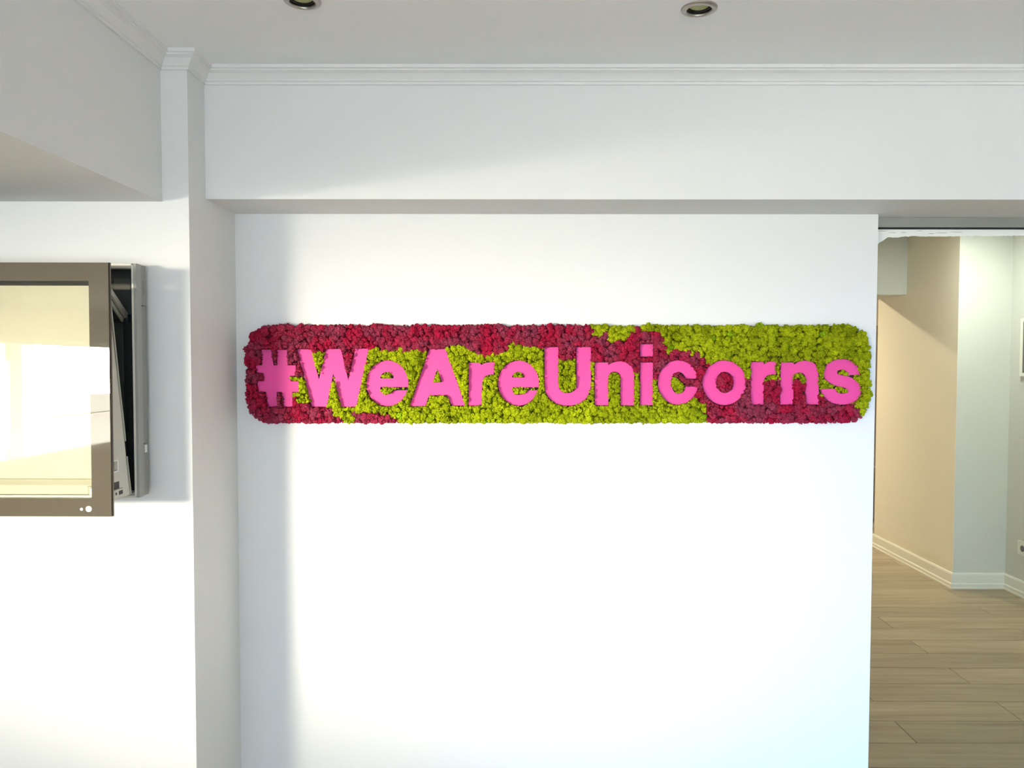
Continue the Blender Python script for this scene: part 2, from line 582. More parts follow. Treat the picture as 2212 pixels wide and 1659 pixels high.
o = boxes('street_ground', [(-9.0, -4.2, -22, 12, -0.28, -0.12), (-4.2, 5.2, -22, -6.7, -0.28, -0.12)], M['asphalt'])
tag(o, 'sunlit grey street paving outside the windows', kind=SW)
fac = empty('stone_facade', (-9.2, -4.0, -0.12))
tag(fac, 'sunlit cream stone building front across the street', kind=SW)
boxes('wall', [(-9.8, -9.0, -22, 12, -0.12, 7.5)], M['stone'], fac)
for yc in (-18.15, -13.95, -9.75, -5.55, -1.35, 2.85):
    boxes('pilaster', [(-9.0, -8.80, yc - 0.38, yc + 0.38, 0.40, 2.05)], M['stone'], fac, bev=0.01)
    boxes('pilaster_base', [(-9.0, -8.66, yc - 0.52, yc + 0.52, -0.12, 0.14), (-9.0, -8.72, yc - 0.46, yc + 0.46, 0.14, 0.28),
                            (-9.0, -8.77, yc - 0.41, yc + 0.41, 0.28, 0.40)], M['stone'], fac, bev=0.01)
    boxes('capital', [(-9.0, -8.76, yc - 0.42, yc + 0.42, 2.05, 2.13), (-9.0, -8.70, yc - 0.47, yc + 0.47, 2.13, 2.24),
                      (-9.0, -8.62, yc - 0.54, yc + 0.54, 2.24, 2.38)], M['stone'], fac, bev=0.01)
    for zc0, zc1 in ((-0.12, 0.60), (0.62, 1.32), (1.34, 2.04), (2.06, 2.76)):
        for k_ in range(2):
            ya_ = yc + 0.55 + k_ * 1.56
            boxes('stone_block', [(-9.0, -8.97, ya_, ya_ + 1.54, zc0, zc1)], M['stone'], fac, bev=0.008)
boxes('cornice', [(-9.0, -8.62, -22, 12, 3.35, 3.5), (-9.0, -8.50, -22, 12, 3.5, 3.7)], M['stone'], fac)

# ------------------------------------------------------------------ sliding glass door to the hallway
gd = empty('door_1', (2.4, 2.985, 0))
tag(gd, 'frameless sliding glass door in a grey track beside the sign wall', kind=SW)
zt = on_y(2050, 491, 2.962).z
boxes('track', [(XE - 0.0, XR, 2.9605, 3.018, zt, ZM - 0.0005)], M['track'], gd)
boxes('gasket', [(XE, XR, 2.968, 2.998, zt - 0.005, zt)], M['trackgap'], gd)
pane = boxes('glass_pane', [(XE + 0.003, XR - 0.002, 2.978, 2.986, 0.012, zt - 0.005)], M['glass'], gd)
# white strip along the upper edge of the pane: ragged lower outline
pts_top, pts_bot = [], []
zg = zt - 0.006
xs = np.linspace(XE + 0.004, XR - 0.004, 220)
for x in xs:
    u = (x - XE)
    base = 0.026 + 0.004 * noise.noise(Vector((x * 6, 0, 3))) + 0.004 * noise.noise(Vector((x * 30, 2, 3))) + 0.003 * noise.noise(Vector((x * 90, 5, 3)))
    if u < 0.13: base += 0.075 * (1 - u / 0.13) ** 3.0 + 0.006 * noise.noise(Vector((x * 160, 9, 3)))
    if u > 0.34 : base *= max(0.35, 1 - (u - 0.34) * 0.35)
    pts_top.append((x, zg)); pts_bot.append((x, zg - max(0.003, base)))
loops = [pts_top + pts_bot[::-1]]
for k in range(7):                        # thin gaps in the strip
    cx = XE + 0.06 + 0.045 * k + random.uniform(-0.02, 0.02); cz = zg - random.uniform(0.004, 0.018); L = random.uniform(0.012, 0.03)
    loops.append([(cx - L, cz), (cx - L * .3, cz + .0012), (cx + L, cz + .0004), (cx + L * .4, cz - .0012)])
me = filled('white_strip', loops, lambda x, y, z: Vector((x, 2.9770 + z, y)), 0.0014)
link('white_strip', me, M['pane_white'], gd)

# ------------------------------------------------------------------ ceiling downlights
for i, p in enumerate(DL):
    r = empty('recessed_downlight', (p.x, p.y, HC))
    tag(r, ['round nickel recessed downlight in the ceiling above the hash and W letters',
            'round nickel recessed downlight in the ceiling above the letter c'][i], 'downlight', 'ceiling downlights')
    lathe('trim_ring', [(0.0335, -0.001), (0.0345, -0.006), (0.037, -0.0075), (0.041, -0.0065), (0.046, -0.0045), (0.0492, -0.002), (0.0495, 0.0),
                        (0.039, 0.001), (0.0345, 0.002), (0.0335, -0.001)], p, M['nickel'], r)
    lathe('lamp_can', [(0.0335, -0.001), (0.0335, 0.030), (0.030, 0.045), (0.0, 0.045)], p, M['canblack'], r)
    lathe('retaining_ring', [(0.0335, 0.004), (0.0300, 0.0045), (0.0290, 0.007), (0.0335, 0.010)], p, M['canblack'], r)
    lathe('lamp_lens', [(0.0, 0.0030), (0.015, 0.0036), (0.024, 0.0052), (0.0275, 0.0070), (0.0275, 0.025)], p, M['bulb'], r)

# lit ceiling lamps of the hallway and of the room behind it
for (x, y), colr, pw, lab, rr in ((HALL_LAMP, (0.97, 1.0, 0.92), 21, 'round white ceiling lamp lit in the hallway', 0.11),
                                  (FAR_LAMP, (1.0, 0.83, 0.60), 86, 'round warm ceiling lamp lit behind the hallway beam', 0.09)):
    r = empty('ceiling_lamp', (x, y, HC))
    tag(r, lab, 'ceiling lamp')
    c = Vector((x, y, HC))
    lathe('lamp_housing', [(0.0, 0.0), (rr + 0.012, 0.0), (rr + 0.012, -0.035), (rr, -0.037), (rr, -0.02), (0, -0.02)], c, M['white'], r)
    l = bpy.data.lights.new('lamp_light', 'AREA')
    l.shape = 'DISK'; l.size = rr * 2; l.energy = pw; l.color = colr
    ob = bpy.data.objects.new('lamp_light', l)
    COL.objects.link(ob); ob.parent = r
    ob.location = (0, 0, -0.04)

# ------------------------------------------------------------------ moss sign
YM = 2.864                                   # mean front of the moss
YF = 2.877                                   # front plane of the letters
SC = 1.0


def C1(p): return (500 + p[0] / 4.809, 670 + p[1] / 4.809)
def C2(p): return (940 + p[0] / 4.608, 670 + p[1] / 4.608)
def C3(p): return (1400 + p[0] / 4.254, 670 + p[1] / 4.254)


def arc(cx, cy, rx, ry, a0, a1, n=24, pw=2.0):
    """angles in degrees, 0 = right, 90 = up in the picture; pw > 2 gives a squarer curve"""
    out = []
    for i in range(n + 1):
        a = math.radians(a0 + (a1 - a0) * i / n)
        c, s = math.cos(a), math.sin(a)
        k = (abs(c) ** pw + abs(s) ** pw) ** (-1.0 / pw)
        out.append((cx + rx * c * k, cy - ry * s * k))
    return out


def smooth_open(pts, n=6):
    """Catmull-Rom through an open run of points"""
    out = []
    P = [pts[0]] + list(pts) + [pts[-1]]
    for i in range(1, len(P) - 2):
        p0, p1, p2, p3 = P[i - 1], P[i], P[i + 1], P[i + 2]
        for k in range(n):
            t = k / n
            out.append(tuple(0.5 * ((2 * p1[j]) + (-p0[j] + p2[j]) * t + (2 * p0[j] - 5 * p1[j] + 4 * p2[j] - p3[j]) * t * t +
                                    (-p0[j] + 3 * p1[j] - 3 * p2[j] + p3[j]) * t ** 3) for j in (0, 1)))
    out.append(tuple(pts[-1]))
    return out


def letter_e(cx, cy, rx, ry, ybar, yslot, xs, xi, counter):
    x0, x1, yt, yb = counter
    a0 = math.degrees(math.asin((cy - ybar) / ry))
    a1 = math.degrees(math.asin((cy - yslot) / ry))
    outer = arc(cx, cy, rx, ry, a0, 360 + a1, 60)
    bulb = smooth_open([(xs, yslot), (xs - (xs - xi) * .25, yslot + (yb + 0) * 0 + 34), (cx - 5, yslot + 46), (xi + 30, yslot + 38), (xi + 5, yslot + 5), (xi, ybar)])
    hole = [(x0, yb), (x1, yb)] + arc((x0 + x1) / 2, yb, (x1 - x0) / 2, yb - yt, 8, 172, 16)
    return [outer + bulb, hole]


LET = []
LET.append(('#', [[C1(p) for p in [(310, 410), (412, 410), (437, 572), (478, 572), (468, 412), (578, 412), (582, 572), (668, 572), (668, 682),
        (612, 682), (618, 738), (697, 738), (697, 850), (632, 850), (634, 1003), (540, 1003), (520, 850), (468, 850), (478, 1003), (376, 1003),
        (358, 850), (272, 850), (268, 738), (338, 738), (330, 655), (262, 655), (250, 572), (318, 572)]]]))
LET.append(('W', [[C1(p) for p in [(678, 406), (828, 405), (908, 722), (978, 404), (1138, 402), (1213, 728), (1287, 400), (1427, 400),
        (1298, 1003), (1137, 1003), (1057, 655), (992, 1003), (835, 1003)]]]))
LET.append(('e', [[C1(p) for p in lp] for lp in letter_e(1619, 760, 219, 238, 800, 832, 1690, 1547, (1547, 1684, 643, 708))]))
LET.append(('A', [[(927.3, 754.2), (962.8, 753.6), (1005.1, 876), (975.8, 876), (965.6, 854), (927.3, 854), (918.4, 877.5), (885, 877.5)],
                  [(944.6, 795.8), (935.6, 826), (954.8, 825.8)]]))
LET.append(('r', [[C2(p) for p in [(335, 522), (440, 522)] + smooth_open([(462, 545), (490, 528), (540, 517), (594, 517)]) +
                  smooth_open([(583, 640), (530, 646), (490, 668), (470, 720)]) + [(464, 950), (333, 950)]]]))
LET.append(('e', [[C2(p) for p in lp] for lp in letter_e(830, 726, 205, 224, 768, 797, 930, 767, (767, 887, 615, 670))]))
LET.append(('U', [[C2(p) for p in [(1087, 367), (1228, 367), (1228, 735)] + arc(1317, 735, 89, 90, 180, 360, 20, 2.2) + [(1405, 367), (1552, 367)] +
                  arc(1319.5, 725, 232.5, 226, 0, -180, 36, 2.25)]]))
LET.append(('n', [[C2(p) for p in [(1590, 520), (1722, 520)] + smooth_open([(1724, 548), (1770, 520), (1845, 509), (1920, 528), (1968, 580), (1983, 650)]) +
                  [(1983, 948), (1845, 948), (1845, 680)] + arc(1785, 672, 60, 60, 0, 180, 16) + [(1725, 948), (1590, 948)]]]))
LET.append(('i', [[C2(p) for p in [(2040, 338), (2171, 338), (2171, 462), (2040, 462)]], [C2(p) for p in [(2040, 520), (2170, 520), (2170, 946), (2040, 946)]]]))
c_out = arc(276, 665, 187, 205, -10, -346, 60, 2.0)
LET.append(('c', [[C3(p) for p in c_out + [(430, 632), (352, 632)] + smooth_open([(345, 625), (322, 585), (282, 568), (240, 588), (216, 640), (216, 700), (240, 750), (282, 768), (325, 748), (345, 703)])]]))
LET.append(('o', [[C3(p) for p in arc(701, 667, 202, 206, 0, 354, 60)], [C3(p) for p in arc(705, 664, 79, 97, 0, 350, 36)]]))
LET.append(('r', [[C3(p) for p in [(945, 476), (1058, 472)] + smooth_open([(1066, 496), (1090, 480), (1130, 470), (1178, 470)]) +
                  smooth_open([(1178, 590), (1120, 594), (1080, 615), (1064, 665)]) + [(1062, 868), (943, 868)]]]))
LET.append(('n', [[C3(p) for p in [(1220, 480), (1338, 478)] + smooth_open([(1342, 498), (1385, 472), (1448, 462), (1515, 478), (1556, 525), (1569, 600)]) +
                  [(1570, 868), (1450, 868), (1448, 630)] + arc(1393, 630, 55, 56, 0, 180, 16) + [(1336, 868), (1212, 868)]]]))
s_pts = smooth_open([(1952, 595), (1940, 545), (1905, 492), (1850, 459), (1775, 450), (1695, 465), (1640, 508), (1615, 572), (1622, 620), (1655, 660), (1720, 692), (1800, 712), (1833, 737),
                     (1815, 760), (1770, 767), (1738, 752), (1722, 722)]) + smooth_open([(1590, 722), (1605, 775), (1645, 825), (1700, 855), (1775, 868), (1840, 863), (1900, 840), (1945, 795), (1960, 735), (1945, 680),
                     (1905, 637), (1830, 607), (1755, 592), (1740, 575), (1752, 554), (1790, 548), (1822, 568), (1836, 597)])
LET.append(('s', [[C3(p) for p in s_pts]]))

sign = empty('moss_sign', tuple(on_y(1205, 918, D2)))
tag(sign, 'long rounded moss sign with pink hashtag lettering on the white wall', 'sign')


def px2w(u, v, y=YF):
    p = on_y(u, v, y)
    return p.x, p.z


def rrect(x0, y0, x1, y1, r, n=10):
    out = []
    for cx, cy, a in ((x1 - r, y0 + r, 0), (x0 + r, y0 + r, 90), (x0 + r, y1 - r, 180), (x1 - r, y1 - r, 270)):
        out += arc(cx, cy, r, r, a, a + 90, n)
    return out


SIGN_PX = rrect(531, 702, 1880, 914, 54)
YB = 2.889
me = filled('backing_board', [[px2w(u, v) for u, v in rrect(534, 705, 1877, 911, 54)]], lambda x, y, z: Vector((x, (YB + D2 - 0.0005) / 2 - z, y)), D2 - 0.0005 - YB)
link('backing_board', me, M['board'], sign)
for ch, loops in LET:
    w = [[px2w(u, v) for u, v in lp] for lp in loops]
    me = filled('letter', w, lambda x, y, z: Vector((x, (YF + YB) / 2 - z, y)), YB - YF, bevel=0.0007)
    lo = link('letter', me, M['letter'], sign)
    lo['label'] = 'pink flat letter %s set into the moss' % ('hash symbol' if ch == '#' else ch)

# ---- moss
GREEN = [
    [(797, 759), (818, 752), (826, 756), (853, 762), (872, 754), (889, 763), (905, 759), (924, 755), (964, 752), (977, 756), (992, 750), (1025, 756), (1033, 765),
     (1051, 772), (1062, 763), (1081, 761), (1101, 751), (1105, 737), (1131, 745), (1155, 751), (1175, 749), (1190, 776), (1260, 776), (1277, 783), (1290, 785),
     (1370, 803), (1385, 803), (1405, 822), (1425, 822), (1445, 812), (1455, 815), (1480, 832), (1477, 845), (1490, 852), (1503, 858), (1522, 877), (1525, 930),
     (876, 930), (864, 909), (860, 898), (831, 898), (826, 888), (770, 889), (764, 895), (762, 913), (745, 912), (727, 895), (708, 878), (690, 878), (668, 868),
     (650, 872), (633, 852), (640, 840), (627, 812), (655, 812), (685, 815), (712, 803), (728, 803), (736, 824), (770, 824), (790, 790)],
    [(672, 759), (704, 759), (690, 824)],
    [(1271, 680), (1910, 680), (1910, 930), (1862, 925), (1858, 897), (1846, 872), (1800, 875), (1785, 860), (1770, 851), (1768, 825), (1715, 825), (1684, 820), (1651, 823),
     (1612, 817), (1560, 800), (1532, 787), (1522, 769), (1496, 764), (1478, 755), (1463, 752), (1442, 763), (1430, 743), (1435, 733), (1428, 721), (1400, 717),
     (1387, 717), (1376, 712), (1359, 724), (1352, 739), (1337, 737), (1320, 735), (1307, 721), (1296, 732), (1278, 722)],
]


def inside(pts, poly):
    x, y = pts[:, 0], pts[:, 1]
    poly = np.asarray(poly, float)
    res = np.zeros(len(pts), bool)
    for (x0, y0), (x1, y1) in zip(poly, np.roll(poly, -1, 0)):
        if y0 == y1: continue
        c = ((y0 > y) != (y1 > y)) & (x < (x1 - x0) * (y - y0) / (y1 - y0) + x0)
        res ^= c
    return res


def seg_dist(pts, segs):
    best = np.full(len(pts), 1e9)
    for a, b in segs:
        a = np.array(a); b = np.array(b)
        d = b - a
        t = np.clip(((pts - a) @ d) / max(d @ d, 1e-9), 0, 1)
        q = pts - (a + t[:, None] * d)
        best = np.minimum(best, np.hypot(q[:, 0], q[:, 1]))
    return best


def letter_clear(pts):
    """distance in picture px to the nearest letter, negative inside one"""
    d = np.full(len(pts), 99.0)
    for ch, loops in LET:
        al = np.array([p for lp in loops for p in lp])
        x0, y0 = al.min(0) - 14; x1, y1 = al.max(0) + 14
        m = (pts[:, 0] > x0) & (pts[:, 0] < x1) & (pts[:, 1] > y0) & (pts[:, 1] < y1)
        if not m.any(): continue
        sub = pts[m]
        ins = np.zeros(len(sub), bool)
        segs = []
        for lp in loops:
            ins ^= inside(sub, lp)
            segs += list(zip(lp, lp[1:] + lp[:1]))
        sd = seg_dist(sub, segs)
        sd[ins] *= -1
        d[m] = np.minimum(d[m], sd)
    return d


def jitter_grid(step, jit):
    gx, gy = np.meshgrid(np.arange(522, 1892, step), np.arange(692, 925, step))
    gx = gx + (np.arange(gx.shape[0]) % 2)[:, None] * step / 2
    p = np.stack([gx.ravel(), gy.ravel()], 1)
    return p + RNG.uniform(-jit, jit, p.shape) * step


def edge_clear(pts):
    ins = inside(pts, SIGN_PX)
    sd = seg_dist(pts, list(zip(SIGN_PX, SIGN_PX[1:] + SIGN_PX[:1])))
    sd[~ins] *= -1
    return sd


def ico(sub):
    bm = bmesh.new()
    bmesh.ops.create_icosphere(bm, subdivisions=sub, radius=1.0)
    bm.verts.ensure_lookup_table()
    V = np.array([v.co[:] for v in bm.verts])
    Fc = np.array([[v.index for v in f.verts] for f in bm.faces])
    bm.free()
    return V, Fc


def lumpy(sub, amp, freq, seed, fine=0.0, ffreq=6.0):
    V, Fc = ico(sub)
    out = np.empty_like(V)
    for i, v in enumerate(V):
        p = Vector(v) * freq + Vector((seed * 11.3, seed * 5.7, seed * 3.1))
        k = 1 + amp * (abs(noise.noise(p)) * 2.2 - 0.45)
        if fine: k += fine * noise.noise(Vector(v) * ffreq + Vector((seed, 0, 7)))
        out[i] = v * k
    return out, Fc




def lobed(sub, n_lobes, seed, width=0.62):
    """cauliflower-like tuft: rounded lobes with creases between them"""
    V, Fc = ico(sub)
    rg = np.random.default_rng(seed)
    L = rg.normal(size=(n_lobes, 3)); L /= np.linalg.norm(L, axis=1)[:, None]
    hgt_ = rg.uniform(0.75, 1.15, n_lobes)
    wid = width * rg.uniform(0.75, 1.25, n_lobes)
    ang = np.arccos(np.clip(V @ L.T, -1, 1))
    bump_ = np.sqrt(np.clip(1 - (ang / wid) ** 2, 0, 1)) * hgt_
    k = 0.52 + 0.50 * bump_.max(1)
    k += np.array([0.16 * noise.noise(Vector(v) * 7.0 + Vector((seed, 3, 7))) for v in V])
    return V * k[:, None], Fc


TUFT = [lobed(4, 24 + (s % 4) * 5, s + 1, 0.46) for s in range(12)]
SMALL = [lobed(2, 8, s + 60, 0.8) for s in range(8)]
CRUMB = [lumpy(1, 0.5, 1.5, s + 40) for s in range(6)]


def rand_rot(n):
    q = RNG.normal(size=(n, 4)); q /= np.linalg.norm(q, axis=1)[:, None]
    w, x, y, z = q.T
    return np.stack([np.stack([1 - 2 * (y * y + z * z), 2 * (x * y - z * w), 2 * (x * z + y * w)], 1),
                     np.stack([2 * (x * y + z * w), 1 - 2 * (x * x + z * z), 2 * (y * z - x * w)], 1),
                     np.stack([2 * (x * z - y * w), 2 * (y * z + x * w), 1 - 2 * (x * x + y * y)], 1)], 1)


def to_world(pts, y):
    p0 = np.array([px2w(600, 800, YM), px2w(1800, 800, YM), px2w(600, 900, YM), px2w(1800, 900, YM)])
    # exact projective map through four corners is nearly affine; bilinear in px
    u = (pts[:, 0] - 600) / 1200; v = (pts[:, 1] - 800) / 100
    w = (p0[0][None] * ((1 - u) * (1 - v))[:, None] + p0[1][None] * (u * (1 - v))[:, None] +
         p0[2][None] * ((1 - u) * v)[:, None] + p0[3][None] * (u * v)[:, None])
    return np.stack([w[:, 0], np.broadcast_to(y, len(pts)), w[:, 1]], 1)


def instance(base_list, pos, rad, squash, cols):
    Vs, Fs, Cs = [], [], []
    off = 0
    idx = RNG.integers(0, len(base_list), len(pos))
    for b, (V, Fc) in enumerate(base_list):
        m = np.where(idx == b)[0]
        if len(m) == 0: continue
        R = rand_rot(len(m))
        X = np.einsum('nij,kj->nki', R, V) * rad[m][:, None, None]
        X[:, :, 1] *= squash
        X = X + pos[m][:, None, :]
        Vs.append(X.reshape(-1, 3))
        Fs.append((Fc[None] + (np.arange(len(m)) * len(V))[:, None, None]).reshape(-1, 3) + off)
        Cs.append(np.repeat(cols[m], len(V), 0))
        off += len(m) * len(V)
    return Vs, Fs, Cs, off


def np_mesh(name, parts):
    Vs, Fs, Cs = [], [], []
    off = 0
    for v, f_, c, n in parts:
        Vs += v; Cs += c; Fs += [x + off for x in f_]; off += n
    V = np.concatenate(Vs).astype(np.float32); Fc = np.concatenate(Fs).astype(np.int32); C = np.concatenate(Cs).astype(np.float32)
    me = bpy.data.meshes.new(name)
    me.vertices.add(len(V)); me.vertices.foreach_set('co', V.ravel())
    me.loops.add(len(Fc) * 3); me.loops.foreach_set('vertex_index', Fc.ravel())
    me.polygons.add(len(Fc))
    me.polygons.foreach_set('loop_start', np.arange(0, len(Fc) * 3, 3, dtype=np.int32))
    me.polygons.foreach_set('loop_total', np.full(len(Fc), 3, np.int32))
    me.polygons.foreach_set('use_smooth', np.ones(len(Fc), bool))
    a = me.color_attributes.new('tint', 'FLOAT_COLOR', 'POINT')
    a.data.foreach_set('color', np.concatenate([C, np.ones((len(C), 1), np.float32)], 1).ravel())
    me.update()
    return me


def moss_mat(name):
    m = bpy.data.materials.new(name)
    m.use_nodes = True
    nt = m.node_tree
    b = nt.nodes['Principled BSDF']
    at = nt.nodes.new('ShaderNodeAttribute'); at.attribute_name = 'tint'
    tc = nt.nodes.new('ShaderNodeTexCoord')
    n = nt.nodes.new('ShaderNodeTexNoise'); n.inputs['Scale'].default_value = 320; n.inputs['Detail'].default_value = 3
    nt.links.new(tc.outputs['Object'], n.inputs['Vector'])
    mr = nt.nodes.new('ShaderNodeMapRange'); mr.inputs['From Min'].default_value = 0.3; mr.inputs['From Max'].default_value = 0.7
    mr.inputs['To Min'].default_value = 0.62; mr.inputs['To Max'].default_value = 1.35
    nt.links.new(n.outputs['Fac'], mr.inputs['Value'])
    hs = nt.nodes.new('ShaderNodeHueSaturation')
    nt.links.new(at.outputs['Color'], hs.inputs['Color']); nt.links.new(mr.outputs[0], hs.inputs['Value'])
    nt.links.new(hs.outputs[0], b.inputs['Base Color'])
    b.inputs['Roughness'].default_value = 0.95
    b.inputs['Specular IOR Level'].default_value = 0.08
    bp = nt.nodes.new('ShaderNodeBump'); bp.inputs['Strength'].default_value = 0.9; bp.inputs['Distance'].default_value = 0.0025
    nt.links.new(n.outputs['Fac'], bp.inputs['Height']); nt.links.new(bp.outputs['Normal'], b.inputs['Normal'])
    return m


M['moss'] = moss_mat('preserved_moss')


def colours(pts, green):
    c = np.empty((len(pts), 3))
    for i, (u, v) in enumerate(pts):
        a = noise.noise(Vector((u / 34, v / 34, 1.5))) * 1.6 + RNG.normal() * 0.25
        if green[i]:
            t = min(1, max(0, 0.5 + a * 0.6))
            c[i] = np.array((0.235, 0.275, 0.003)) * (1 - t) + np.array((0.36, 0.41, 0.006)) * t
            if noise.noise(Vector((u / 16, v / 16, 9.5))) > 0.60: c[i] *= (0.68, 0.92, 1.0)
        else:
            t = min(1, max(0, 0.45 + a * 0.75))
            c[i] = np.array((0.36, 0.009, 0.040)) * (1 - t) + np.array((0.265, 0.034, 0.070)) * t
        c[i] *= RNG.uniform(0.9, 1.1)
    return c


PPM = F / YM


def wobble(P):
    return np.stack([[noise.noise(Vector((u / 11, v / 11, 3))) * 4, noise.noise(Vector((u / 11, v / 11, 8))) * 4] for u, v in P])


def is_green(P):
    g = np.zeros(len(P), bool)
    q = P + wobble(P)
    for poly in GREEN: g |= inside(q, poly)
    return g


# main tufts
P = jitter_grid(10.2, 0.38)
ec, lc = edge_clear(P), letter_clear(P)
k = (ec > 3.0) & (lc > 4.2)
P, ec, lc = P[k], ec[k], lc[k]
rad = np.clip(lc * 1.0, 4.5, 7.6) * RNG.uniform(0.72, 1.2, len(P))
G = is_green(P)
hgt = np.array([noise.noise(Vector((u / 17, v / 17, 4))) for u, v in P]) + RNG.normal(0, 0.25, len(P))
ydep = YM - 0.005 - 0.012 * hgt + np.clip(11 - ec, 0, 11) * 0.0010
colr = colours(P, G)
pos = to_world(P, ydep)
rw = rad / PPM
# small tufts that fill the channels beside and between the letters
P3 = jitter_grid(5.2, 0.30)
ec3, lc3 = edge_clear(P3), letter_clear(P3)
k3 = (ec3 > 2.0) & (((lc3 > 1.5) & (lc3 < 7.0)) | (ec3 < 6))
k3 &= lc3 > 1.5
P3, ec3, lc3 = P3[k3], ec3[k3], lc3[k3]
G3 = is_green(P3)
rw3 = np.clip(lc3 * 1.15, 2.3, 4.4) * RNG.uniform(0.8, 1.2, len(P3)) / PPM
pos3 = to_world(P3, YM - 0.001 - RNG.uniform(0, 0.012, len(P3)) * np.clip(lc3 / 4, 0.3, 1) + np.clip(8 - ec3, 0, 8) * 0.0014)
col3 = colours(P3, G3)

# fine crumbs scattered over the outer side of the tufts
def crumbs(pos, rw, colr, per):
    n = len(pos) * per
    i = RNG.integers(0, len(pos), n)
    d = RNG.normal(size=(n, 3)); d /= np.linalg.norm(d, axis=1)[:, None]
    d[:, 1] = -np.abs(d[:, 1])
    q = pos[i] + d * (rw[i] * RNG.uniform(0.75, 1.08, n))[:, None] * np.array([1, 0.9, 1])
    r = rw[i] * RNG.uniform(0.14, 0.30, n)
    return q, r, colr[i] * RNG.uniform(0.85, 1.2, (n, 1))


def spikes(pos, rw, colr, per):
    """hair-fine branch tips standing off the tufts"""
    n = len(pos) * per
    i = np.repeat(np.arange(len(pos)), per)
    d = RNG.normal(size=(n, 3)); d[:, 1] -= 0.5
    d /= np.linalg.norm(d, axis=1)[:, None]
    e = np.cross(d, RNG.normal(size=(n, 3))); e /= np.linalg.norm(e, axis=1)[:, None]
    g = np.cross(d, e)
    base = pos[i] + d * (rw[i] * 0.72)[:, None]
    tip = base + (d + 0.5 * RNG.normal(size=(n, 3)) * 0.5) * (rw[i] * RNG.uniform(0.35, 0.62, n))[:, None]
    w = (rw[i] * 0.075)[:, None]
    V = np.stack([base + e * w, base - e * w * 0.5 + g * w * 0.87, base - e * w * 0.5 - g * w * 0.87, tip], 1).reshape(-1, 3)
    Fc = (np.array([[0, 1, 3], [1, 2, 3], [2, 0, 3]])[None] + (np.arange(n) * 4)[:, None, None]).reshape(-1, 3)
    return [V], [Fc], [np.repeat(colr[i] * RNG.uniform(0.9, 1.25, (n, 1)), 4, 0)], n * 4


# low filler moss between and under the tufts
P2 = jitter_grid(5.4, 0.35)
ec2, lc2 = edge_clear(P2), letter_clear(P2)
k2 = (ec2 > 1.0) & (lc2 > 0.6)
P2, ec2, lc2 = P2[k2], ec2[k2], lc2[k2]
G2 = is_green(P2)
r2 = np.clip(lc2 + 1.0, 1.8, 3.6) * RNG.uniform(0.85, 1.2, len(P2)) / PPM
pos2 = to_world(P2, YM + 0.015 + RNG.uniform(-0.005, 0.004, len(P2)) + np.clip(6 - ec2, 0, 6) * 0.0008)
col2 = colours(P2, G2)

# contiguous colour patches, each a part of the sign
PATCH = {'R': [('crimson moss band over and left of the pink letters', lambda u, v: u < 1300 and not (u > 620 and v > 850)),
               ('crimson moss strip below the letters hash and W', lambda u, v: u < 1000),
               ('crimson moss around the letters n, i and c', lambda u, v: u < 1530 and v < 860),
               ('crimson moss under the letters o, r, n and s', lambda u, v: True)],
         'G': [('lime green moss under and between the left and middle letters', lambda u, v: inside(np.array([[u, v]]), GREEN[0])[0] or u < 1100 or (v > 775 and u < 1540)),
               ('lime green moss over the letters at the right end', lambda u, v: True)]}


def which(P, G):
    out = np.empty(len(P), int)
    for i, (u, v) in enumerate(P):
        lst = PATCH['G' if G[i] else 'R']
        for j, (lab, fn) in enumerate(lst):
            if fn(u, v):
                out[i] = j + (10 if G[i] else 0)
                break
    return out


pa, pb, pc = which(P, G), which(P2, G2), which(P3, G3)
ntri = 0
for key, lst, nm in ((0, PATCH['R'], 'crimson_moss'), (10, PATCH['G'], 'green_moss')):
    for j, (lab, fn) in enumerate(lst):
        a, b, c3 = pa == key + j, pb == key + j, pc == key + j
        if a.sum() + b.sum() == 0: continue
        parts = []
        if a.sum():
            parts.append(instance(TUFT, pos[a], rw[a], 0.95, colr[a]))
            q, r, c = crumbs(pos[a], rw[a], colr[a], 3)
            parts.append(instance(CRUMB, q, r, 1.0, c))
            parts.append(spikes(pos[a], rw[a], colr[a], 26))
        if c3.sum():
            parts.append(instance(SMALL, pos3[c3], rw3[c3], 1.0, col3[c3]))
            parts.append(spikes(pos3[c3], rw3[c3], col3[c3], 7))
        if b.sum():
            parts.append(instance(CRUMB, pos2[b], r2[b], 1.0, col2[b]))
        me = np_mesh(nm, parts)
        ntri += len(me.polygons)
        mo = link(nm, me, M['moss'], sign)
        mo['kind'] = 'stuff'
        mo['label'] = lab
print('moss triangles', ntri, 'tufts', len(P))

# ------------------------------------------------------------------ opened display kiosk on the left wall
tv = empty('display_kiosk', (-1.9, D0, 1.2))
tag(tv, 'grey wall display kiosk opened forward with smoked glass front panel', 'display')
XT = on_y(319, 800, 2.47).x
XL = XT - 1.36
YT0, YT1 = 2.405, 2.470
zt1, zb1 = on_y(295, 569, YT0).z, on_y(300, 1075, YT0).z
boxes('wall_mount', [(XL + 0.25, XT - 0.25, 2.462, D0, zb1 + 0.15, zt1 - 0.15)], M['greyd'], tv, bev=0.002)
boxes('back_plate', [(XL + 0.01, XT - 0.02, 2.455, 2.463, zb1 + 0.01, zt1 - 0.01)], M['inner'], tv)
t = 0.016
hs = boxes('housing_rim', [(XT - t, XT, YT0, 2.437, zb1, zt1), (XL, XL + t, YT0, 2.437, zb1, zt1),
                           (XL + t, XT - t, YT0, 2.437, zt1 - t, zt1), (XL + t, XT - t, YT0, 2.437, zb1, zb1 + t)], M['grey'], tv, bev=0.0015)
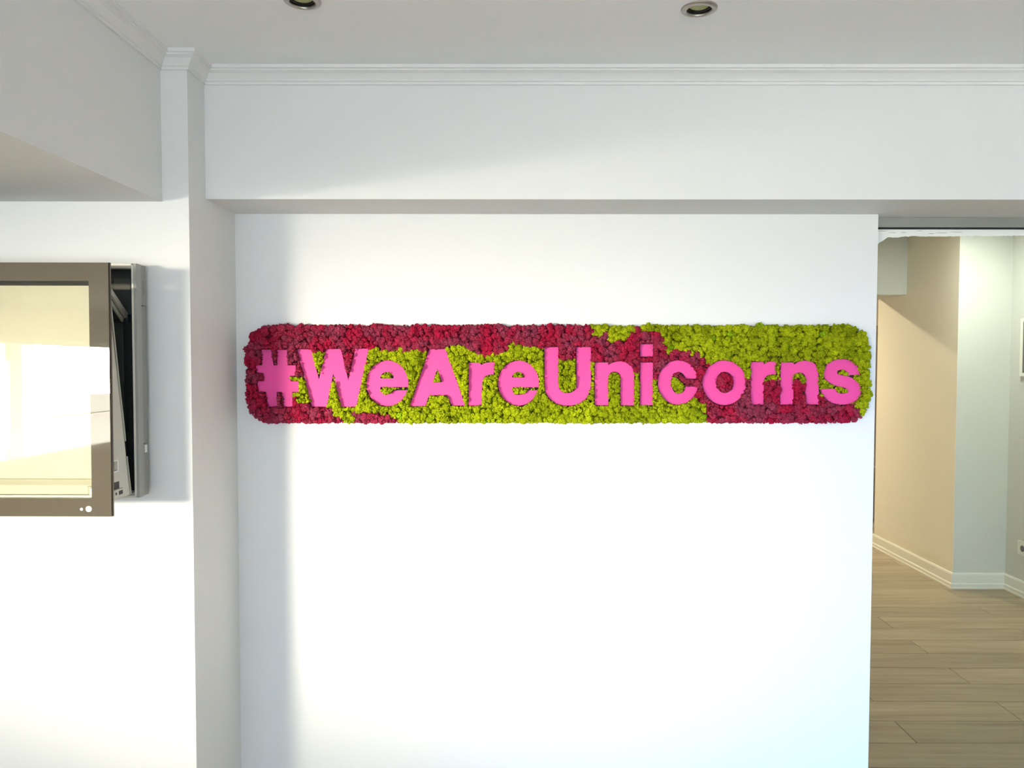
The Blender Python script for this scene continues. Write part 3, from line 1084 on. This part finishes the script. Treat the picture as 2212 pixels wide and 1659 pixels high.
boxes('lip', [(XT - t + 0.001, XT - 0.009, YT0 - 0.002, YT0 + 0.004, zb1, zt1), (XL, XT - 0.009, YT0 - 0.002, YT0 + 0.004, zt1 - 0.007, zt1),
              (XL, XT - 0.009, YT0 - 0.002, YT0 + 0.004, zb1, zb1 + 0.006)], M['greyl'], hs, bev=0.001)
for (za, zb_) in ((on_y(310, 660, 2.45).z, zt1), (on_y(315, 957, 2.45).z, on_y(310, 661.5, 2.45).z), (zb1, on_y(315, 958.5, 2.45).z)):
    lo_, hi_ = min(za, zb_), max(za, zb_)
    boxes('side_cover', [(XT - 0.014, XT - 0.002, 2.4385, YT1, lo_ + 0.001, hi_ - 0.001)], M['greyd'], tv, bev=0.001)
boxes('top_cover', [(XL, XT - 0.015, 2.4385, YT1, zt1 - 0.014, zt1 - 0.002)], M['greyd'], tv, bev=0.001)
boxes('bottom_cover', [(XL, XT - 0.015, 2.4385, YT1, zb1 + 0.002, zb1 + 0.014)], M['greyd'], tv, bev=0.001)
# small white sticker and printed spec label on the side
boxes('sticker', [(XT - 0.002, XT - 0.0012, 2.446, 2.462, on_y(319, 977, 2.455).z, on_y(319, 961, 2.455).z)], M['white'], tv)
for i in range(9):
    zc = on_y(312, 608 + 3.6 * i, 2.455).z
    boxes('printed_line', [(XT - 0.002, XT - 0.0014, 2.449, 2.449 + random.uniform(0.006, 0.012), zc - 0.0012, zc)], M['edge'], tv)
# inside: raised covers
boxes('inner_cover', [(XT - 0.16, on_y(271, 850, 2.45).x, 2.440, 2.455, on_y(260, 1000, 2.45).z, on_y(260, 697, 2.45).z)], M['innerg'], tv, bev=0.002)
boxes('inner_plate', [(on_y(247, 600, 2.452).x, on_y(283, 600, 2.452).x, 2.449, 2.455, on_y(260, 690, 2.452).z, on_y(260, 602, 2.452).z)], M['innerg'], tv, bev=0.001)
# support strut and hinge
s0 = on_y(226, 612, 2.30); s1 = on_y(273, 683, 2.435)
strut = bar('support_strut', s0, s1, 0.010, 0.016, M['steel'], tv, bev=0.001)
bar('strut_rail', s0 + Vector((-0.006, 0, -0.022)), s1 + Vector((-0.012, 0, -0.012)), 0.006, 0.014, M['creamd'], tv, bev=0.001)
boxes('hinge_bracket', [(s1.x - 0.030, s1.x + 0.006, 2.432, 2.450, s1.z - 0.020, s1.z - 0.014), (s1.x + 0.000, s1.x + 0.008, 2.428, 2.450, s1.z - 0.018, s1.z + 0.006)], M['inner'], tv, bev=0.001)

# front glass panel, leaning very slightly forward at its foot
YPT, YPB = 2.2425, 2.2375


def yp(z, zt_, zb_): return YPB + (YPT - YPB) * (z - zb_) / (zt_ - zb_)


XP = on_y(238, 840, 2.24).x
ZPT, ZPB = on_y(238, 567.5, YPT).z, on_y(238, 1115.5, YPB).z
XPL = XP - 1.36
ax1 = on_y(196, 840, 2.24).x
az1, az0 = on_y(196, 607, 2.242).z, on_y(196, 1076, 2.238).z
ax0 = XPL + (XP - ax1)


def panel_piece(name, loops, th, off, mt, parent):
    me = filled(name, loops, lambda x, y, z: Vector((x, yp(y, ZPT, ZPB) + off - z, y)), th)
    return link(name, me, mt, parent)


fp = panel_piece('front_panel', [[(XPL, ZPB), (XP, ZPB), (XP, ZPT), (XPL, ZPT)], [(ax0, az0), (ax1, az0), (ax1, az1), (ax0, az1)]], 0.006, 0, M['bezel'], tv)
panel_piece('screen_glass', [[(ax0, az0), (ax1, az0), (ax1, az1), (ax0, az1)]], 0.004, 0.0, M['aper'], fp)
panel_piece('panel_edge', [[(XPL - .001, ZPB - .001), (XP + .0012, ZPB - .001), (XP + .0012, ZPT + .001), (XPL - .001, ZPT + .001)],
                           [(ax0 - .004, az0 - .004), (ax1 + .004, az0 - .004), (ax1 + .004, az1 + .004), (ax0 - .004, az1 + .004)]], 0.008, 0.0075, M['edge'], fp)
for cx, cy, rr in ((193, 1099, 6.6), (177.5, 1099.5, 3.2)):
    c = on_y(cx, cy, 2.2375)
    panel_piece('dot', [circ(c.x, c.z, rr / F * 2.23, 28)], 0.0008, -0.0036, M['white'], fp)
# light frame strip behind the lower and right edge of the clear aperture
panel_piece('inner_frame', [[(ax0, az0), (ax1, az0), (ax1, az0 + .006), (ax0, az0 + .006)]], 0.004, 0.014, M['white'], fp)
panel_piece('corner_clip', [[(ax1 - .016, az0 + .007), (ax1, az0 + .007), (ax1, az0 + .026), (ax1 - .016, az0 + .026)]], 0.004, 0.016, M['white'], fp)
panel_piece('corner_clip', [[(ax1 - .024, az0 + .007), (ax1 - .017, az0 + .007), (ax1 - .009, az0 + .031), (ax1 - .026, az0 + .031)]], 0.003, 0.022, M['creamd'], fp)
panel_piece('lower_ledge', [[(ax0, az0 + .034), (ax1, az0 + .034), (ax1, az0 + .052), (ax0, az0 + .052)]], 0.003, 0.024, M['creamd'], fp)

# wedge-shaped display module behind the glass
zA, zB_ = on_y(240, 640, 2.275).z, on_y(286, 1068, 2.385).z
md = prism('display_module', [(2.268, zA + 0.03), (2.276, zA + 0.03), (2.384, zB_), (2.268, zB_)], 'x', XP - 1.30, XT - 0.020, M['cream'], tv)
bar('module_edge', (XT - 0.0185, 2.280, zA), (XT - 0.0185, 2.2795 + 0.107 * 0.72, zA + (zB_ - zA) * 0.72), 0.004, 0.006, M['creamd'], md)
bar('module_edge', (XT - 0.0185, 2.280 + 0.105 * 0.80, zA + (zB_ - zA) * 0.80), (XT - 0.0185, 2.385, zB_ + .002), 0.004, 0.006, M['creamd'], md)
c = on_y(252, 1004, 2.31)
boxes('latch', [(XT - 0.020, XT - 0.010, 2.262, 2.300, c.z - 0.019, c.z - 0.014), (XT - 0.020, XT - 0.010, 2.262, 2.300, c.z + 0.014, c.z + 0.019),
                (XT - 0.020, XT - 0.010, 2.292, 2.300, c.z - 0.014, c.z + 0.014)], M['white'], md, bev=0.001)
boxes('latch_block', [(XT - 0.021, XT - 0.013, 2.262, 2.276, c.z - 0.022, c.z + 0.022)], M['inner'], md)
c = on_y(255, 1062, 2.31)
boxes('port_recess', [(XT - 0.021, XT - 0.019, 2.262, 2.318, c.z + 0.010, c.z + 0.030)], M['inner'], md)
bx = boxes('connector_box', [(XT - 0.030, XT - 0.008, 2.262, 2.325, c.z - 0.014, c.z + 0.010)], M['cream'], md, bev=0.003)
lathe('jack', [(0.0, 0.0006), (0.0042, 0.0006), (0.0042, -0.002)], (XT - 0.008, 2.278, c.z - 0.001), M['inner'], md, seg=16, axis='x')
boxes('port', [(XT - 0.0085, XT - 0.0074, 2.294, 2.316, c.z - 0.007, c.z + 0.005)], M['inner'], md)

# ------------------------------------------------------------------ hallway fittings
pn = empty('wall_panel', (XR, 5.25, 1.5))
tag(pn, 'white framed dark glass panel on the hallway wall', 'wall panel')
ya = on_x(2200, 760, XR - 0.03).y
zpa, zpb = on_x(2204, 688, XR - 0.03).z, on_x(2203, 813, XR - 0.03).z
yb_ = ya - 0.42
fr = 0.024
boxes('panel_frame', [(XR - 0.022, XR, ya - fr, ya, zpb, zpa), (XR - 0.022, XR, yb_, yb_ + fr, zpb, zpa),
                      (XR - 0.022, XR, yb_ + fr, ya - fr, zpa - fr, zpa), (XR - 0.022, XR, yb_ + fr, ya - fr, zpb, zpb + fr)], M['skirt'], pn, bev=0.003)
boxes('panel_glass', [(XR - 0.016, XR - 0.008, yb_ + fr, ya - fr, zpb + fr, zpa - fr)], M['paneldark'], pn)
sk = empty('wall_socket', (XR, 5.3, 0.3))
tag(sk, 'white wall socket low on the hallway wall above the skirting', 'socket')
ys = on_x(2200.5, 1183, XR).y
zc = on_x(2206, 1183, XR).z
boxes('plate', [(XR - 0.010, XR, ys - 0.085, ys, zc - 0.05, zc + 0.05)], M['skirt'], sk, bev=0.003)
lathe('receptacle', [(0.0, 0.0), (0.020, 0.0), (0.021, -0.003), (0.0, -0.003)], (XR - 0.0098, ys - 0.056, zc), M['rocker'], sk, seg=24, axis='x')

cb = empty('wooden_cabinet', (3.8, 7.9, 0))
tag(cb, 'tall brown wooden cabinet in the room behind the hallway', 'cabinet')
cx0, cx1, cy0, cy1 = 3.30, 4.30, 7.70, 8.20
boxes('body', [(cx0, cx1, cy0, cy1, 0.06, 1.95)], M['cabwood'], cb, bev=0.004)
boxes('plinth', [(cx0 + 0.02, cx1 - 0.02, cy0 + 0.03, cy1, 0, 0.06)], M['cabwood'], cb)
for a, b in ((cx0 + 0.01, (cx0 + cx1) / 2 - 0.003), ((cx0 + cx1) / 2 + 0.003, cx1 - 0.01)):
    d = boxes('door', [(a, b, cy0 - 0.02, cy0 - 0.001, 0.75, 1.93)], M['cabwood'], cb, bev=0.003)
    d2 = boxes('drawer', [(a, b, cy0 - 0.02, cy0 - 0.001, 0.08, 0.74)], M['cabwood'], cb, bev=0.003)
    hx = b - 0.05 if a < (cx0 + cx1) / 2 - 0.1 else a + 0.05
    boxes('handle', [(hx - 0.006, hx + 0.006, cy0 - 0.045, cy0 - 0.02, 1.25, 1.40)], M['steel'], d, bev=0.002)
    boxes('handle', [((a + b) / 2 - 0.07, (a + b) / 2 + 0.07, cy0 - 0.045, cy0 - 0.02, 0.55, 0.562)], M['steel'], d2, bev=0.002)
